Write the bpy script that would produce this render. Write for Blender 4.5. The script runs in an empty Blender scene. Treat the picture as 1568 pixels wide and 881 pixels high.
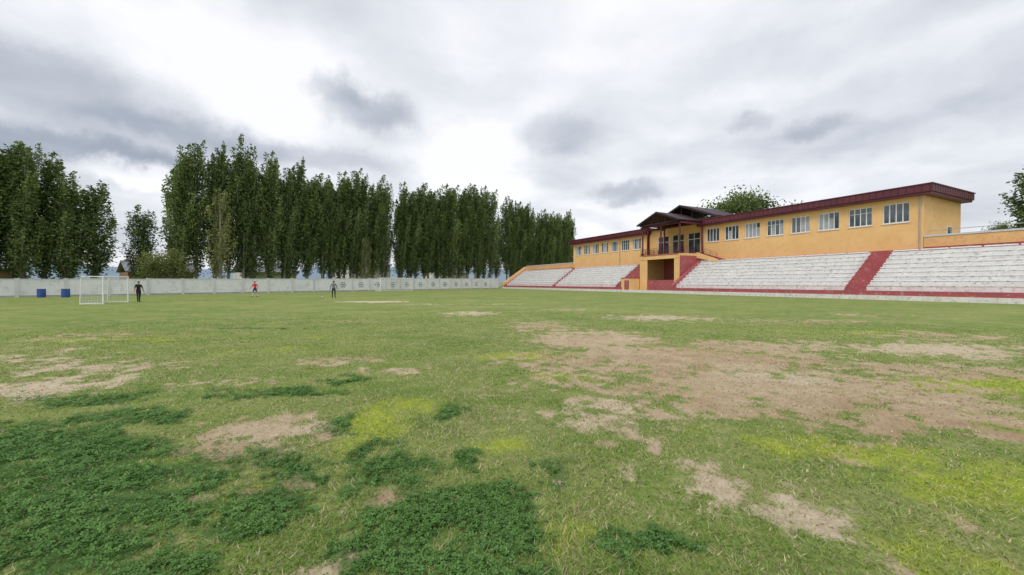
import bpy, bmesh, math, random
import numpy as np
from mathutils import Vector, Matrix
random.seed(7); rng=np.random.default_rng(11)
S=bpy.context.scene
COL=S.collection
# ---------------------------------------------------------------- materials
def mat(name,c1,c2=None,scale=3.0,rough=0.8,bump=0.0,bscale=None,spec=0.3,metal=0,c3=None,stretch=None,lo=.35,hi=.65):
    m=bpy.data.materials.new(name); m.use_nodes=True
    nt=m.node_tree; N=nt.nodes; L=nt.links; b=N['Principled BSDF']
    b.inputs['Roughness'].default_value=rough; b.inputs['Metallic'].default_value=metal
    b.inputs['Specular IOR Level'].default_value=spec
    if c2 is None: c2=tuple(x*.8 for x in c1)
    g=N.new('ShaderNodeNewGeometry'); mp=N.new('ShaderNodeMapping'); L.new(g.outputs['Position'],mp.inputs['Vector'])
    if stretch: mp.inputs['Scale'].default_value=stretch
    n=N.new('ShaderNodeTexNoise'); n.inputs['Scale'].default_value=scale; n.inputs['Detail'].default_value=4; n.inputs['Roughness'].default_value=.65
    L.new(mp.outputs['Vector'],n.inputs['Vector'])
    r=N.new('ShaderNodeValToRGB'); r.color_ramp.elements[0].position=lo; r.color_ramp.elements[1].position=hi
    r.color_ramp.elements[0].color=(*c1,1); r.color_ramp.elements[1].color=(*c2,1)
    L.new(n.outputs['Fac'],r.inputs['Fac']); out=r.outputs['Color']
    if c3:
        n2=N.new('ShaderNodeTexNoise'); n2.inputs['Scale'].default_value=scale*4; n2.inputs['Detail'].default_value=6; n2.inputs['Roughness'].default_value=.7
        L.new(mp.outputs['Vector'],n2.inputs['Vector'])
        r2=N.new('ShaderNodeValToRGB'); r2.color_ramp.elements[0].position=.54; r2.color_ramp.elements[1].position=.66
        L.new(n2.outputs['Fac'],r2.inputs['Fac'])
        mx=N.new('ShaderNodeMix'); mx.data_type='RGBA'; L.new(r2.outputs['Color'],mx.inputs[0]); L.new(out,mx.inputs[6]); mx.inputs[7].default_value=(*c3,1)
        out=mx.outputs[2]
    L.new(out,b.inputs['Base Color'])
    if bump>0:
        nb=N.new('ShaderNodeTexNoise'); nb.inputs['Scale'].default_value=bscale or scale*6; nb.inputs['Detail'].default_value=3
        L.new(g.outputs['Position'],nb.inputs['Vector'])
        bp=N.new('ShaderNodeBump'); bp.inputs['Strength'].default_value=bump; bp.inputs['Distance'].default_value=.02
        L.new(nb.outputs['Fac'],bp.inputs['Height']); L.new(bp.outputs['Normal'],b.inputs['Normal'])
    return m
M_orange=mat('orange_plaster',(.84,.55,.25),(.79,.49,.21),.5,.85,.2,20,c3=(.76,.46,.20))
M_orange2=mat('orange_plaster_worn',(.80,.50,.22),(.69,.42,.18),.8,.85,.3,20,c3=(.58,.36,.19))
M_red=mat('red_paint',(.42,.10,.11),(.33,.085,.09),.7,.75,.2,15,c3=(.46,.26,.24))
M_maroon=mat('maroon_metal',(.14,.025,.040),(.10,.018,.030),.8,.45,spec=.5)
M_darkroof=mat('dark_roof_sheet',(.05,.03,.035),(.035,.02,.025),.8,.6)
M_white=mat('white_paint_worn',(.82,.82,.81),(.68,.67,.66),.9,.8,.2,20,c3=(.50,.42,.40))
M_kerb=mat('white_kerb',(.78,.77,.75),(.66,.64,.61),1.2,.85,.3,20,c3=(.46,.42,.38))
M_bench=mat('white_bench',(.86,.86,.86),(.80,.80,.80),1.5,.7,c3=(.70,.67,.65))
M_tread=mat('concrete_tread',(.74,.73,.72),(.60,.58,.56),1.1,.9,.3,20,c3=(.46,.34,.31))
M_wall=mat('perimeter_wall_paint',(.80,.81,.82),(.70,.71,.72),.35,.9,.3,12,c3=(.60,.59,.57))
M_pil=mat('wall_pillar',(.66,.67,.68),(.54,.54,.55),.6,.9)
M_base=mat('wall_base_paint',(.30,.30,.31),(.42,.42,.42),.6,.9)
M_black=mat('black_paint',(.03,.03,.03),(.05,.05,.05),3,.7)
M_frame=mat('pvc_frame',(.80,.80,.80),(.74,.74,.74),3,.4,spec=.5)
M_glass=mat('window_glass',(.03,.045,.06),(.10,.13,.16),.6,.06,spec=.9,lo=.4,hi=.6)
M_curt=mat('curtain',(.42,.44,.46),(.28,.30,.33),1.5,.5,spec=.6)
M_grey=mat('galvanised_metal',(.45,.47,.49),(.35,.37,.39),2,.4,metal=.4)
M_cap=mat('pale_cap',(.60,.66,.70),(.5,.55,.58),2,.6)
M_steel=mat('goal_post_paint',(.82,.82,.80),(.72,.72,.70),4,.4)
M_net=mat('net_cord',(.75,.75,.75),(.65,.65,.65),4,.8)
M_blue=mat('blue_plastic',(.02,.09,.36),(.02,.06,.25),4,.4,spec=.5)
M_bark=mat('poplar_bark',(.36,.33,.27),(.18,.16,.13),1.2,.9,0,8,stretch=(1,1,.3))
M_housew=mat('house_render_pale',(.62,.62,.60),(.5,.5,.48),.6,.9)
M_houseb=mat('house_brick',(.32,.20,.13),(.24,.15,.1),.8,.9)
M_hroof=mat('house_roof',(.28,.29,.32),(.20,.2,.22),.5,.7)
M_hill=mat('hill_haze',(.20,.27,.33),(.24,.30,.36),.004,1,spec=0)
def leafmat(name,dark,light,trans=.35):
    m=bpy.data.materials.new(name); m.use_nodes=True
    nt=m.node_tree;N=nt.nodes;L=nt.links;b=N['Principled BSDF'];out=N['Material Output']
    b.inputs['Roughness'].default_value=.6; b.inputs['Specular IOR Level'].default_value=.25
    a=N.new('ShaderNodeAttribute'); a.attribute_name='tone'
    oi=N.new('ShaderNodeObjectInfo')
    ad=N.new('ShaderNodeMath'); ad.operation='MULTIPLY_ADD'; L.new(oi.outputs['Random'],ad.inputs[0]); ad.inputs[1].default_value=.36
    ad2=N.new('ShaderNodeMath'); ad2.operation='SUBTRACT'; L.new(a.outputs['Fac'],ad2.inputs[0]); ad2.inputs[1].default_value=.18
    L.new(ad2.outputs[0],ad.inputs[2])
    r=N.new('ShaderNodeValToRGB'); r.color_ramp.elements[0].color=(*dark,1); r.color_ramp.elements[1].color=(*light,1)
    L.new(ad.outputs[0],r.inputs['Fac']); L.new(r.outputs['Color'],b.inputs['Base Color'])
    t=N.new('ShaderNodeBsdfTranslucent'); L.new(r.outputs['Color'],t.inputs['Color'])
    mx=N.new('ShaderNodeMixShader'); mx.inputs[0].default_value=trans
    L.new(b.outputs[0],mx.inputs[1]); L.new(t.outputs[0],mx.inputs[2]); L.new(mx.outputs[0],out.inputs['Surface'])
    return m
M_leaf=leafmat('poplar_leaves',(.060,.112,.030),(.225,.29,.095))
M_leafY=leafmat('young_leaves',(.12,.155,.045),(.32,.35,.12))
# ---------------------------------------------------------------- mesh builder
d=Vector((-.4472,.8944,0)); nn=Vector((.8944,.4472,0))
def P(s,t,z): return d*s+nn*t+Vector((0,0,z))
class B:
    def __init__(s): s.v=[];s.f=[];s.m=[];s.mats=[]
    def mi(s,m):
        if m not in s.mats: s.mats.append(m)
        return s.mats.index(m)
    def hexa(s,c,m):
        k=len(s.v); s.v+= [tuple(x) for x in c]; i=s.mi(m)
        for q in ((0,1,2,3),(4,5,6,7),(0,1,5,4),(1,2,6,5),(2,3,7,6),(3,0,4,7)):
            s.f.append([k+a for a in q]); s.m.append(i)
    def box(s,s0,s1,t0,t1,z0,z1,m,fr=P):
        s.hexa([fr(s0,t0,z0),fr(s1,t0,z0),fr(s1,t1,z0),fr(s0,t1,z0),fr(s0,t0,z1),fr(s1,t0,z1),fr(s1,t1,z1),fr(s0,t1,z1)],m)
    def slope(s,s0,s1,t0,t1,a0,a1,b0,b1,m,fr=P):
        s.hexa([fr(s0,t0,a0),fr(s1,t0,a0),fr(s1,t1,b0),fr(s0,t1,b0),fr(s0,t0,a1),fr(s1,t0,a1),fr(s1,t1,b1),fr(s0,t1,b1)],m)
    def slopes(s,s0,s1,t0,t1,a0,a1,b0,b1,m,fr=P):
        s.hexa([fr(s0,t0,a0),fr(s1,t0,b0),fr(s1,t1,b0),fr(s0,t1,a0),fr(s0,t0,a1),fr(s1,t0,b1),fr(s1,t1,b1),fr(s0,t1,a1)],m)
    def tube(s,p,q,r,m,n=8,r2=None):
        p=Vector(p);q=Vector(q);r2=r if r2 is None else r2
        ax=(q-p).normalized(); u=ax.orthogonal().normalized(); w=ax.cross(u); k=len(s.v); i=s.mi(m)
        for j in range(n):
            a=2*math.pi*j/n; o=u*math.cos(a)+w*math.sin(a); s.v.append(tuple(p+o*r)); s.v.append(tuple(q+o*r2))
        for j in range(n):
            a=k+2*j;b=k+2*((j+1)%n); s.f.append([a,b,b+1,a+1]); s.m.append(i)
        s.f.append([k+2*j for j in range(n)]); s.m.append(i); s.f.append([k+2*j+1 for j in range(n)]); s.m.append(i)
    def lathe(s,c,prof,m,n=16,sx=1,sy=1):
        k=len(s.v);i=s.mi(m)
        for r,z in prof:
            for j in range(n):
                a=2*math.pi*j/n; s.v.append((c[0]+r*sx*math.cos(a),c[1]+r*sy*math.sin(a),c[2]+z))
        for a in range(len(prof)-1):
            for j in range(n):
                s.f.append([k+a*n+j,k+a*n+(j+1)%n,k+(a+1)*n+(j+1)%n,k+(a+1)*n+j]); s.m.append(i)
        s.f.append([k+j for j in range(n)]); s.m.append(i)
        s.f.append([k+(len(prof)-1)*n+j for j in range(n)]); s.m.append(i)
    def obj(s,name,parent=None,smooth=False,recalc=True):
        me=bpy.data.meshes.new(name); me.from_pydata(s.v,[],s.f)
        for m in s.mats: me.materials.append(m)
        me.polygons.foreach_set('material_index',s.m)
        if smooth: me.polygons.foreach_set('use_smooth',[True]*len(s.f))
        if recalc:
            bm=bmesh.new(); bm.from_mesh(me); bmesh.ops.recalc_face_normals(bm,faces=bm.faces); bm.to_mesh(me); bm.free()
        o=bpy.data.objects.new(name,me); COL.objects.link(o)
        if parent: o.parent=parent
        return o
def empty(name):
    e=bpy.data.objects.new(name,None); COL.objects.link(e); return e
# ---------------------------------------------------------------- noise (numpy)
def vnoise(x,y,seed=0):
    xi=np.floor(x).astype(np.int64); yi=np.floor(y).astype(np.int64); fx=x-xi; fy=y-yi
    fx=fx*fx*(3-2*fx); fy=fy*fy*(3-2*fy)
    def h(a,b):
        n=(a*374761393+b*668265263+seed*1442695041)&0xffffffff
        n=((n^(n>>13))*1274126177)&0xffffffff; n=n^(n>>16)
        return (n&0xffffff)/float(0xffffff)
    return (h(xi,yi)*(1-fx)+h(xi+1,yi)*fx)*(1-fy)+(h(xi,yi+1)*(1-fx)+h(xi+1,yi+1)*fx)*fy
def fbm(x,y,seed=0,o=4):
    r=0;a=.5;t=0
    for i in range(o):
        r=r+a*vnoise(x*2**i+17.3*i,y*2**i-9.1*i,seed+i); t+=a;a*=.55
    return r/t
DIRT=[(4.2,5.9,3.2,1.8,1.1),(4.9,4.75,1.7,.85,1.05),(3.8,8.6,3.6,1.9,1.0),(2.1,11.4,2.2,2.2,.95),(1.0,15,1.6,2.8,.85),(6.2,10.2,2.9,1.4,.85),(10.3,9.7,3.2,1.4,.9),(7.8,7.4,1.8,1.1,.85),
(1.5,3.25,.8,.65,.9),(1.8,2.78,.6,.45,.85),(2.1,2.32,.35,.25,.75),(1.2,5.1,.8,.8,.85),(1.2,4.2,.55,.6,.7),(-7.4,6.3,1.5,1.1,.85),(-10.7,8.5,2.0,1.1,.85),(-7.7,7.6,1.8,.9,.7),
(-2.75,4.4,.75,.6,.9),(-2.8,3.85,.4,.3,.75),(-1.2,2.28,.42,.17,.95),(-1.85,3.18,.3,.14,.8),(-2.1,7.4,.55,.5,.85),(-3.5,8.3,.8,.6,.75),(-.75,3.0,.25,.1,.6),(-.9,2.9,.3,.1,.8),
(-2.2,21,1.6,1.6,.85),(-11.2,34,3,1.4,1.2),(6.1,18.4,3.4,1.8,.75),(12,17,3.5,1.4,.62),(13,12,3,1.4,.6),(-4.5,30,6,1.0,.6),(-12,12,2.4,1.0,.55),(3,24,3,1.5,.6),(3,3.6,.8,.3,.6),(2.9,2.6,.45,.35,.6),(-4.9,6.5,1.2,.6,.5),(8,25,4,1.2,.5),(-7,17,3,1,.5),(18,20,5,1.5,.5),(0,26,3,1,.45),(-14,20,4,1.2,.5)]
PALE=[(10.3,9.7,3,1.5,1),(1.5,3.25,1,.9,1),(1.9,2.7,.9,.6,1),(-7.4,6.3,3,2,1),(-10.7,8.5,3,2,1),(-1.2,2.28,.6,.3,1),(-11.2,34,4,2,1.5),(-2.2,21,2,2,1.2),(-2.1,7.4,1,1,.6),(4.4,6.9,1.0,.6,.9),(1,5,1,.8,.9),(-4.5,30,6,1.5,1.2),(6,18,4,3,.8),(-2.75,4.4,.7,.6,.6),(4,6.5,3,1.5,.35),(2,12,2,2,.5)]
CLOV=[(-3.1,3.0,1.5,.95,.95),(-4.4,3.7,1.6,.75,.9),(-4.4,4.7,1.1,.4,.75),(-3.3,5.95,.95,.35,.85),(-2.6,6.6,.55,.28,.85),(-.4,2.78,.6,.38,.85),(-.75,2.35,.6,.25,.95),(-2.0,4.6,.25,.45,.85),(-.75,4.8,.22,.42,.8),(.78,2.44,.19,.12,1.2),
(-2.6,2.3,1.2,.5,.95),(-1.9,2.75,.6,.3,.85),(-8.8,14.2,1.3,.35,.8),(-.1,2.2,.3,.15,.9),(-1.0,3.5,.7,.35,.65),(-1.3,3.9,.45,.3,.7),(-5.8,5.6,.9,.3,.75),(.3,3.3,.4,.3,.4)]
YEL=[(-1.5,4.6,.55,.95,1.1),(-1.95,3.0,.45,.35,1.0),(3.2,3.85,1.2,.35,.9),(3.7,3.2,.9,.7,.85),(7.4,6.2,2.0,.7,.85),(.5,8.9,1.2,.5,.85),(-11,11.4,2.4,.5,.8),(2.0,4.3,.6,.2,.6),(5.6,4.6,1,.5,.8),(12,13,4,.6,.5),(-5,12,2,.6,.4),(1,6.8,.5,.4,.5),(2.6,2.3,.6,.4,.75),(-.2,3.8,.4,.4,.55),(.5,2.6,.5,.3,.55),(-6,9.5,3,.6,.5),(-2.3,2.5,.4,.2,.5)]
def field(L,x,y):
    wx=x+(fbm(x*1.7,y*1.7,5)-.5)*.9; wy=y+(fbm(x*1.7,y*1.7,9)-.5)*.9
    r=np.zeros_like(x)
    for cx,cy,rx,ry,a in L:
        q=((wx-cx)/rx)**2+((wy-cy)/ry)**2
        r=np.maximum(r,a*np.exp(-q*.75))
    return r
def masks(x,y):
    n1=fbm(x*.9,y*.9,21); n2=fbm(x*5,y*5,33); n3=fbm(x*.25,y*.25,44)
    def sm(v,a,b): 
        t=np.clip((v-a)/(b-a),0,1); return t*t*(3-2*t)
    dirt=sm(field(DIRT,x,y)*.95+(n2-.5)*1.25+(n1-.5)*.5+ (n3-.5)*.5,.28,.92)
    clo=sm(field(CLOV,x,y)+(n2-.5)*1.2+(n1-.5)*.6,.34,.74)*(1-.8*dirt)
    yel=sm(field(YEL,x,y)+(n2-.5)*.8+(n1-.5)*.9,.30,.95)*(1-clo)
    pale=np.clip(field(PALE,x,y)*1.0+(n1-.5)*.8,0,1)
    return dirt,clo,yel,pale
# ---------------------------------------------------------------- ground
def height(x,y):
    R=np.hypot(x,y); f=np.clip(1-(R-12)/20,0,1)
    return f*((fbm(x*2.2,y*2.2,71)-.5)*.05+(fbm(x*9,y*9,73)-.5)*.018)
def make_ground():
    rr=np.concatenate([[.05],np.geomspace(.8,40,330),np.geomspace(42,3500,60)])
    th=np.concatenate([np.linspace(-68,68,620),np.linspace(72,288,55)])*math.pi/180
    nr,nt=len(rr),len(th)
    R,T=np.meshgrid(rr,th,indexing='ij'); x=(R*np.sin(T)).ravel(); y=(R*np.cos(T)).ravel()
    di,cl,ye,pa=masks(x,y); z=height(x,y)-di*.012*(np.hypot(x,y)<30)
    co=np.stack([x,y,z],1)
    i=np.arange(nr-1)[:,None]; j=np.arange(nt)[None,:]; j2=(j+1)%nt
    f=np.stack([i*nt+j,i*nt+j2,(i+1)*nt+j2,(i+1)*nt+j],-1).reshape(-1,4)[:, ::-1]
    me=bpy.data.meshes.new('ground'); me.from_pydata(co.tolist(),[],f.tolist()+[list(range(nt))[::1]])
    for nme,a in (('dirt',di),('clo',cl),('yel',ye),('pale',pa)):
        at=me.attributes.new(nme,'FLOAT','POINT'); at.data.foreach_set('value',a.astype(np.float32))
    me.polygons.foreach_set('use_smooth',[True]*len(me.polygons))
    o=bpy.data.objects.new('ground',me); COL.objects.link(o)
    m=bpy.data.materials.new('grass_field'); m.use_nodes=True; nt_=m.node_tree;N=nt_.nodes;L=nt_.links;b=N['Principled BSDF']
    b.inputs['Roughness'].default_value=.95; b.inputs['Specular IOR Level'].default_value=.1
    g=N.new('ShaderNodeNewGeometry')
    def noise(sc,det=5,ro=.6,st=None):
        n=N.new('ShaderNodeTexNoise'); n.inputs['Scale'].default_value=sc;n.inputs['Detail'].default_value=det;n.inputs['Roughness'].default_value=ro
        if st:
            mp=N.new('ShaderNodeMapping'); mp.inputs['Scale'].default_value=st; L.new(g.outputs['Position'],mp.inputs['Vector']); L.new(mp.outputs[0],n.inputs['Vector'])
        else: L.new(g.outputs['Position'],n.inputs['Vector'])
        return n.outputs['Fac']
    def ramp(f,a,ca,b_,cb):
        r=N.new('ShaderNodeValToRGB');r.color_ramp.elements[0].position=a;r.color_ramp.elements[1].position=b_
        r.color_ramp.elements[0].color=(*ca,1);r.color_ramp.elements[1].color=(*cb,1);L.new(f,r.inputs['Fac']);return r.outputs['Color']
    def mix(f,a,c,blend='MIX'):
        x=N.new('ShaderNodeMix');x.data_type='RGBA';x.blend_type=blend
        if isinstance(f,float): x.inputs[0].default_value=f
        else: L.new(f,x.inputs[0])
        for k,v in ((6,a),(7,c)):
            if isinstance(v,tuple): x.inputs[k].default_value=(*v,1)
            else: L.new(v,x.inputs[k])
        return x.outputs[2]
    def attr(n):
        a=N.new('ShaderNodeAttribute');a.attribute_name=n;return a.outputs['Fac']
    def m2(op,a,c):
        x=N.new('ShaderNodeMath');x.operation=op
        for k,v in ((0,a),(1,c)):
            if isinstance(v,(int,float)): x.inputs[k].default_value=v
            else: L.new(v,x.inputs[k])
        return x.outputs[0]
    K=lambda v:(v,v,v)
    gr=ramp(noise(.35,6,.75),.38,(.17,.265,.05),.62,(.30,.345,.105))
    gr=mix(ramp(noise(.09,5,.8,(1,1.8,1)),.46,K(0),.58,K(.75)),gr,(.135,.235,.042))
    gr=mix(ramp(noise(.6,6,.85,(1,1.3,1)),.50,K(0),.63,K(.8)),gr,(.40,.375,.175))
    gr=mix(ramp(noise(.17,6,.85,(1,1.5,2)),.51,K(0),.63,K(.75)),gr,(.36,.37,.125))
    gr=mix(ramp(noise(2.6,6,.8),.49,K(0),.68,K(.8)),gr,(.45,.41,.21))
    gr=mix(ramp(noise(30,2,.7),.35,K(.5),.7,K(0)),gr,(.11,.15,.04))
    gr=mix(attr('yel'),gr,ramp(noise(14,4),.4,(.26,.34,.035),.65,(.42,.46,.07)))
    gr=mix(attr('clo'),gr,(.08,.15,.04))
    di=ramp(noise(1.6,6,.75),.35,(.37,.255,.155),.68,(.54,.425,.285))
    di=mix(ramp(noise(9,6,.8),.5,K(0),.7,K(.65)),di,(.28,.18,.10))
    di=mix(m2('MULTIPLY',attr('pale'),.85),di,ramp(noise(12,5,.75),.35,(.45,.37,.25),.62,(.66,.57,.43)))
    di=mix(ramp(noise(55,3,.8),.56,K(0),.72,K(.75)),di,(.19,.15,.07))
    di=mix(ramp(noise(5,6,.85),.54,K(0),.66,K(.65)),di,(.27,.30,.09))
    fac=m2('ADD',attr('dirt'),m2('MULTIPLY',m2('SUBTRACT',noise(20,6,.85),.5),2.2))
    fr=N.new('ShaderNodeMapRange');fr.interpolation_type='SMOOTHSTEP';fr.inputs['From Min'].default_value=.15;fr.inputs['From Max'].default_value=.75;L.new(fac,fr.inputs['Value'])
    c=mix(fr.outputs[0],gr,di)
    L.new(c,b.inputs['Base Color'])
    bp=N.new('ShaderNodeBump');bp.inputs['Strength'].default_value=.8;bp.inputs['Distance'].default_value=.03
    h=noise(18,6,.8); L.new(h,bp.inputs['Height']);L.new(bp.outputs[0],b.inputs['Normal'])
    me.materials.append(m)
make_ground()
def attrmat(name,rough=.6):
    m=bpy.data.materials.new(name); m.use_nodes=True; nt=m.node_tree;N=nt.nodes;L=nt.links;b=N['Principled BSDF'];out=N['Material Output']
    b.inputs['Roughness'].default_value=rough;b.inputs['Specular IOR Level'].default_value=.2
    a=N.new('ShaderNodeAttribute');a.attribute_name='Col';L.new(a.outputs['Color'],b.inputs['Base Color'])
    t=N.new('ShaderNodeBsdfTranslucent');L.new(a.outputs['Color'],t.inputs['Color']);mx=N.new('ShaderNodeMixShader');mx.inputs[0].default_value=.3
    L.new(b.outputs[0],mx.inputs[1]);L.new(t.outputs[0],mx.inputs[2]);L.new(mx.outputs[0],out.inputs['Surface'])
    return m
def rawmesh(name,co,nper,cols,m):
    n=len(co)//nper
    me=bpy.data.meshes.new(name); me.vertices.add(len(co)); me.vertices.foreach_set('co',co.astype(np.float32).ravel())
    me.loops.add(len(co)); me.loops.foreach_set('vertex_index',np.arange(len(co),dtype=np.int32))
    me.polygons.add(n); me.polygons.foreach_set('loop_start',np.arange(0,len(co),nper,dtype=np.int32))
    me.update(calc_edges=True)
    if cols is not None:
        at=me.attributes.new('Col','FLOAT_COLOR','POINT'); c4=np.ones((len(co),4),np.float32); c4[:,:3]=np.repeat(cols,nper,0); at.data.foreach_set('color',c4.ravel())
    me.materials.append(m); me.validate()
    return me
def scatter(n,a,b,p=.4):
    u=rng.random(n); r=((b**p-a**p)*u+a**p)**(1/p); t=(rng.random(n)*124-62)*math.pi/180
    return r*np.sin(t),r*np.cos(t),r
def grass():
    x,y,r=scatter(600000,1.7,22)
    di,cl,ye,pa=masks(x,y)
    keep=rng.random(len(x))<(1-.93*di)*(1-.5*cl)*np.clip(-.15+2.0*fbm(x*3,y*3,91),.05,1)*np.clip(1.5-r/22,0,1)
    x,y,r,di,cl,ye=[q[keep] for q in (x,y,r,di,cl,ye)]
    n=len(x); z=height(x,y)-.004
    h=(.010+.022*rng.random(n))*(.6+.9*fbm(x*2,y*2,55))*(1-.3*di); w=(.0020+.0022*rng.random(n))*(1+r/5)
    a=rng.random(n)*2*math.pi; ln=.4+rng.random(n)*1.8; la=rng.random(n)*2*math.pi
    co=np.zeros((n,3,3)); dx=np.cos(a)*w;dy=np.sin(a)*w
    co[:,0]=np.stack([x-dx,y-dy,z],1);co[:,1]=np.stack([x+dx,y+dy,z],1);co[:,2]=np.stack([x+np.cos(la)*h*ln,y+np.sin(la)*h*ln,z+h],1)
    g1=np.array([.185,.305,.055]);g2=np.array([.35,.42,.13]);st=np.array([.60,.54,.32]);yl=np.array([.44,.52,.07]);ck=np.array([.12,.25,.05])
    f=np.clip(.2+.6*rng.random(n)+(fbm(x*.8,y*.8,66)-.5)*1.9,0,1)[:,None]; c=g1*(1-f)+g2*f
    c=c*(1-ye[:,None]*.85)+yl*ye[:,None]*.85; c=c*(1-cl[:,None]*.7)+ck*cl[:,None]*.7
    sd=(rng.random(n)<.12+.4*di+.35*np.clip(fbm(x*1.3,y*1.3,13)*2-.7,0,1)*(1-cl))[:,None]; c=np.where(sd,st*(.6+.5*rng.random(n)[:,None]),c)
    c*= (.75+.5*rng.random(n))[:,None]
    me=rawmesh('grass',co.reshape(-1,3),3,c,attrmat('grass_blade')); o=bpy.data.objects.new('grass',me);COL.objects.link(o)
    x,y,r=scatter(330000,1.7,16,.5)
    di,cl,ye,pa=masks(x,y); keep=rng.random(len(x))<cl*np.clip(fbm(x*4,y*4,17)*3-.8,0.08,1)
    x,y,r=x[keep],y[keep],r[keep]; n=len(x)
    hh=height(x,y)+.006+(.010+.032*fbm(x*3.5,y*3.5,29))*rng.random(n)**.6
    X=[];C=[]
    sz=(.0042+.0042*rng.random(n))*(1+r/9); a0=rng.random(n)*6.28; tl=rng.normal(0,.35,(n,2))
    tone=np.clip(rng.random(n)*.7+(hh*9),0,1)[:,None]
    base=np.array([.060,.145,.030])*(1-tone)+np.array([.165,.32,.08])*tone
    for k in range(3):
        a=a0+k*2.094; ux,uy=np.cos(a),np.sin(a); vx,vy=-uy,ux
        def pt(l,wd,dz=0):
            px=ux*l*sz+vx*wd*sz; py=uy*l*sz+vy*wd*sz
            return np.stack([x+px,y+py,hh+px*tl[:,0]+py*tl[:,1]+dz*sz],1)
        q=np.stack([pt(0.1,0),pt(1.2,-.8,.25),pt(2.0,0,.1),pt(1.2,.8,.25)],1); X.append(q); C.append(base*(.85+.3*rng.random(n))[:,None])
    me=rawmesh('clover',np.concatenate(X).reshape(-1,3),4,np.concatenate(C),attrmat('clover_leaf',.5)); o=bpy.data.objects.new('clover_patch',me);COL.objects.link(o)
grass()
def clods():
    V=[];F=[]
    xs=rng.uniform(-1,7.5,8000); ys=rng.uniform(2.2,9,8000); di,_,_,_=masks(xs,ys)
    xs2=rng.uniform(-9,-.5,2500); ys2=rng.uniform(2.2,8,2500); d2,_,_,_=masks(xs2,ys2)
    xs=np.concatenate([xs,xs2]);ys=np.concatenate([ys,ys2]);di=np.concatenate([di,d2])
    hz=height(xs,ys)
    base=[(1,0,0),(-1,0,0),(0,1,0),(0,-1,0),(0,0,.8),(0,0,-.5)]
    fs=[(0,2,4),(2,1,4),(1,3,4),(3,0,4),(2,0,5),(1,2,5),(3,1,5),(0,3,5)]
    for x,y,dd,z in zip(xs,ys,di,hz):
        if dd<.55: continue
        s=random.uniform(.004,.013)*(2.6 if random.random()<.06 else 1)
        k=len(V);a=random.random()*6
        for bx,by,bz in base:
            j=random.uniform(.6,1.3); V.append((x+(bx*math.cos(a)-by*math.sin(a))*s*j,y+(bx*math.sin(a)+by*math.cos(a))*s*j,z-.008+bz*s*j))
        F+=[tuple(k+i for i in f) for f in fs]
    me=bpy.data.meshes.new('soil_clods');me.from_pydata(V,[],F);me.materials.append(mat('soil_clod',(.20,.13,.08),(.50,.39,.27),9,.95))
    o=bpy.data.objects.new('soil_clods',me);COL.objects.link(o)
clods()
# ---------------------------------------------------------------- grandstand
gs=empty('grandstand')
T0=47.3; TB=55.0
NR=9; tA=48.2; tZ=53.9; zA=.83; zZ=4.75
dt=(tZ-tA)/NR; dz=(zZ-zA)/NR
aisles=[(-22.0,-20.4),(-.6,1.0),(19.7,21.5),(53.3,55.6),(75.0,76.4)]
segs=[(-40,-22.0),(-20.4,-.6),(1.0,19.7),(21.5,42.4),(55.6,75.0),(76.4,99.5)]
b=B()
for s0,s1 in segs:
    for i in range(NR):
        t0=tA+i*dt; b.box(s0,s1,t0,t0+dt,0,zA+(i+1)*dz-.02,M_tread)
b.obj('terrace_steps',gs)
b=B()
for s0,s1 in segs:
    L=s1-s0; n=max(1,round(L/2.05)); w=L/n
    for i in range(NR):
        t0=tA+i*dt; z=zA+(i+1)*dz-.02
        b.box(s0+.02,s1-.02,t0-.018,t0-.003,z-dz+.03,z-.05,M_white)
        for k in range(n):
            a=s0+k*w+.07+random.uniform(0,.06); e=s0+(k+1)*w-.07-random.uniform(0,.06)
            if random.random()<.02: continue
            dd=random.uniform(-.012,.012)
            b.box(a,e,t0-.05+dd,t0+.33+dd,z+.05,z+.16,M_bench)
            for q in (a+.25,e-.32): b.box(q,q+.09,t0+.02,t0+.28,z+.004,z+.048,M_tread)
b.obj('bench_rows',gs)
b=B()
for s0,s1 in aisles:
    for i in range(NR*2):
        t0=tA+i*dt/2; b.box(s0+.003,s1-.003,t0,t0+dt/2,0,zA+(i+1)*dz/2-.02,M_red)
b.obj('aisle_stairs',gs)
b=B()
for s0,s1 in ((-40,43.0),(53.0,101)):
    b.box(s0,s1,T0,T0+.25,.42,.83,M_red); b.box(s0,s1,T0+.25,tA,0,.80,M_red)
b.box(-40,101,T0-.14,T0-.003,0,.42,M_kerb); b.box(-40,101,T0,T0+.25,0,.417,M_kerb)
b.box(43.0,53.0,T0+.25,48.4,0,.25,M_kerb)
b.obj('front_wall',gs)
b=B()
b.box(-40,42.4,tZ,TB-.01,0,4.95,M_red); b.box(55.6,101,tZ,TB-.01,0,4.95,M_red)
for s0,s1 in ((-40,17.85),(78.2,101)):
    b.box(s0,s1,TB,TB+.25,0,5.15,M_red); b.box(s0,s1,TB-.02,TB+.27,5.15,6.15,M_orange2); b.box(s0,s1,TB-.08,TB+.33,6.15,6.32,M_cap)
for k in range(12):
    s=16-k*4.6; b.tube(P(s,TB+.1,6.3),P(s,TB+.1,6.75),.025,M_grey)
b.tube(P(17.6,TB+.1,6.75),P(-39,TB+.1,6.75),.03,M_grey)
b.obj('back_wall',gs)
b=B()
b.slope(99.5,100.2,T0-.1,tZ,0,1.55,0,6.0,M_orange2); b.box(99.5,100.2,tZ,TB-.03,0,6.0,M_orange2)
b.slope(99.42,99.48,T0-.1,tZ,0,.8,0,5.3,M_red)
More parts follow.
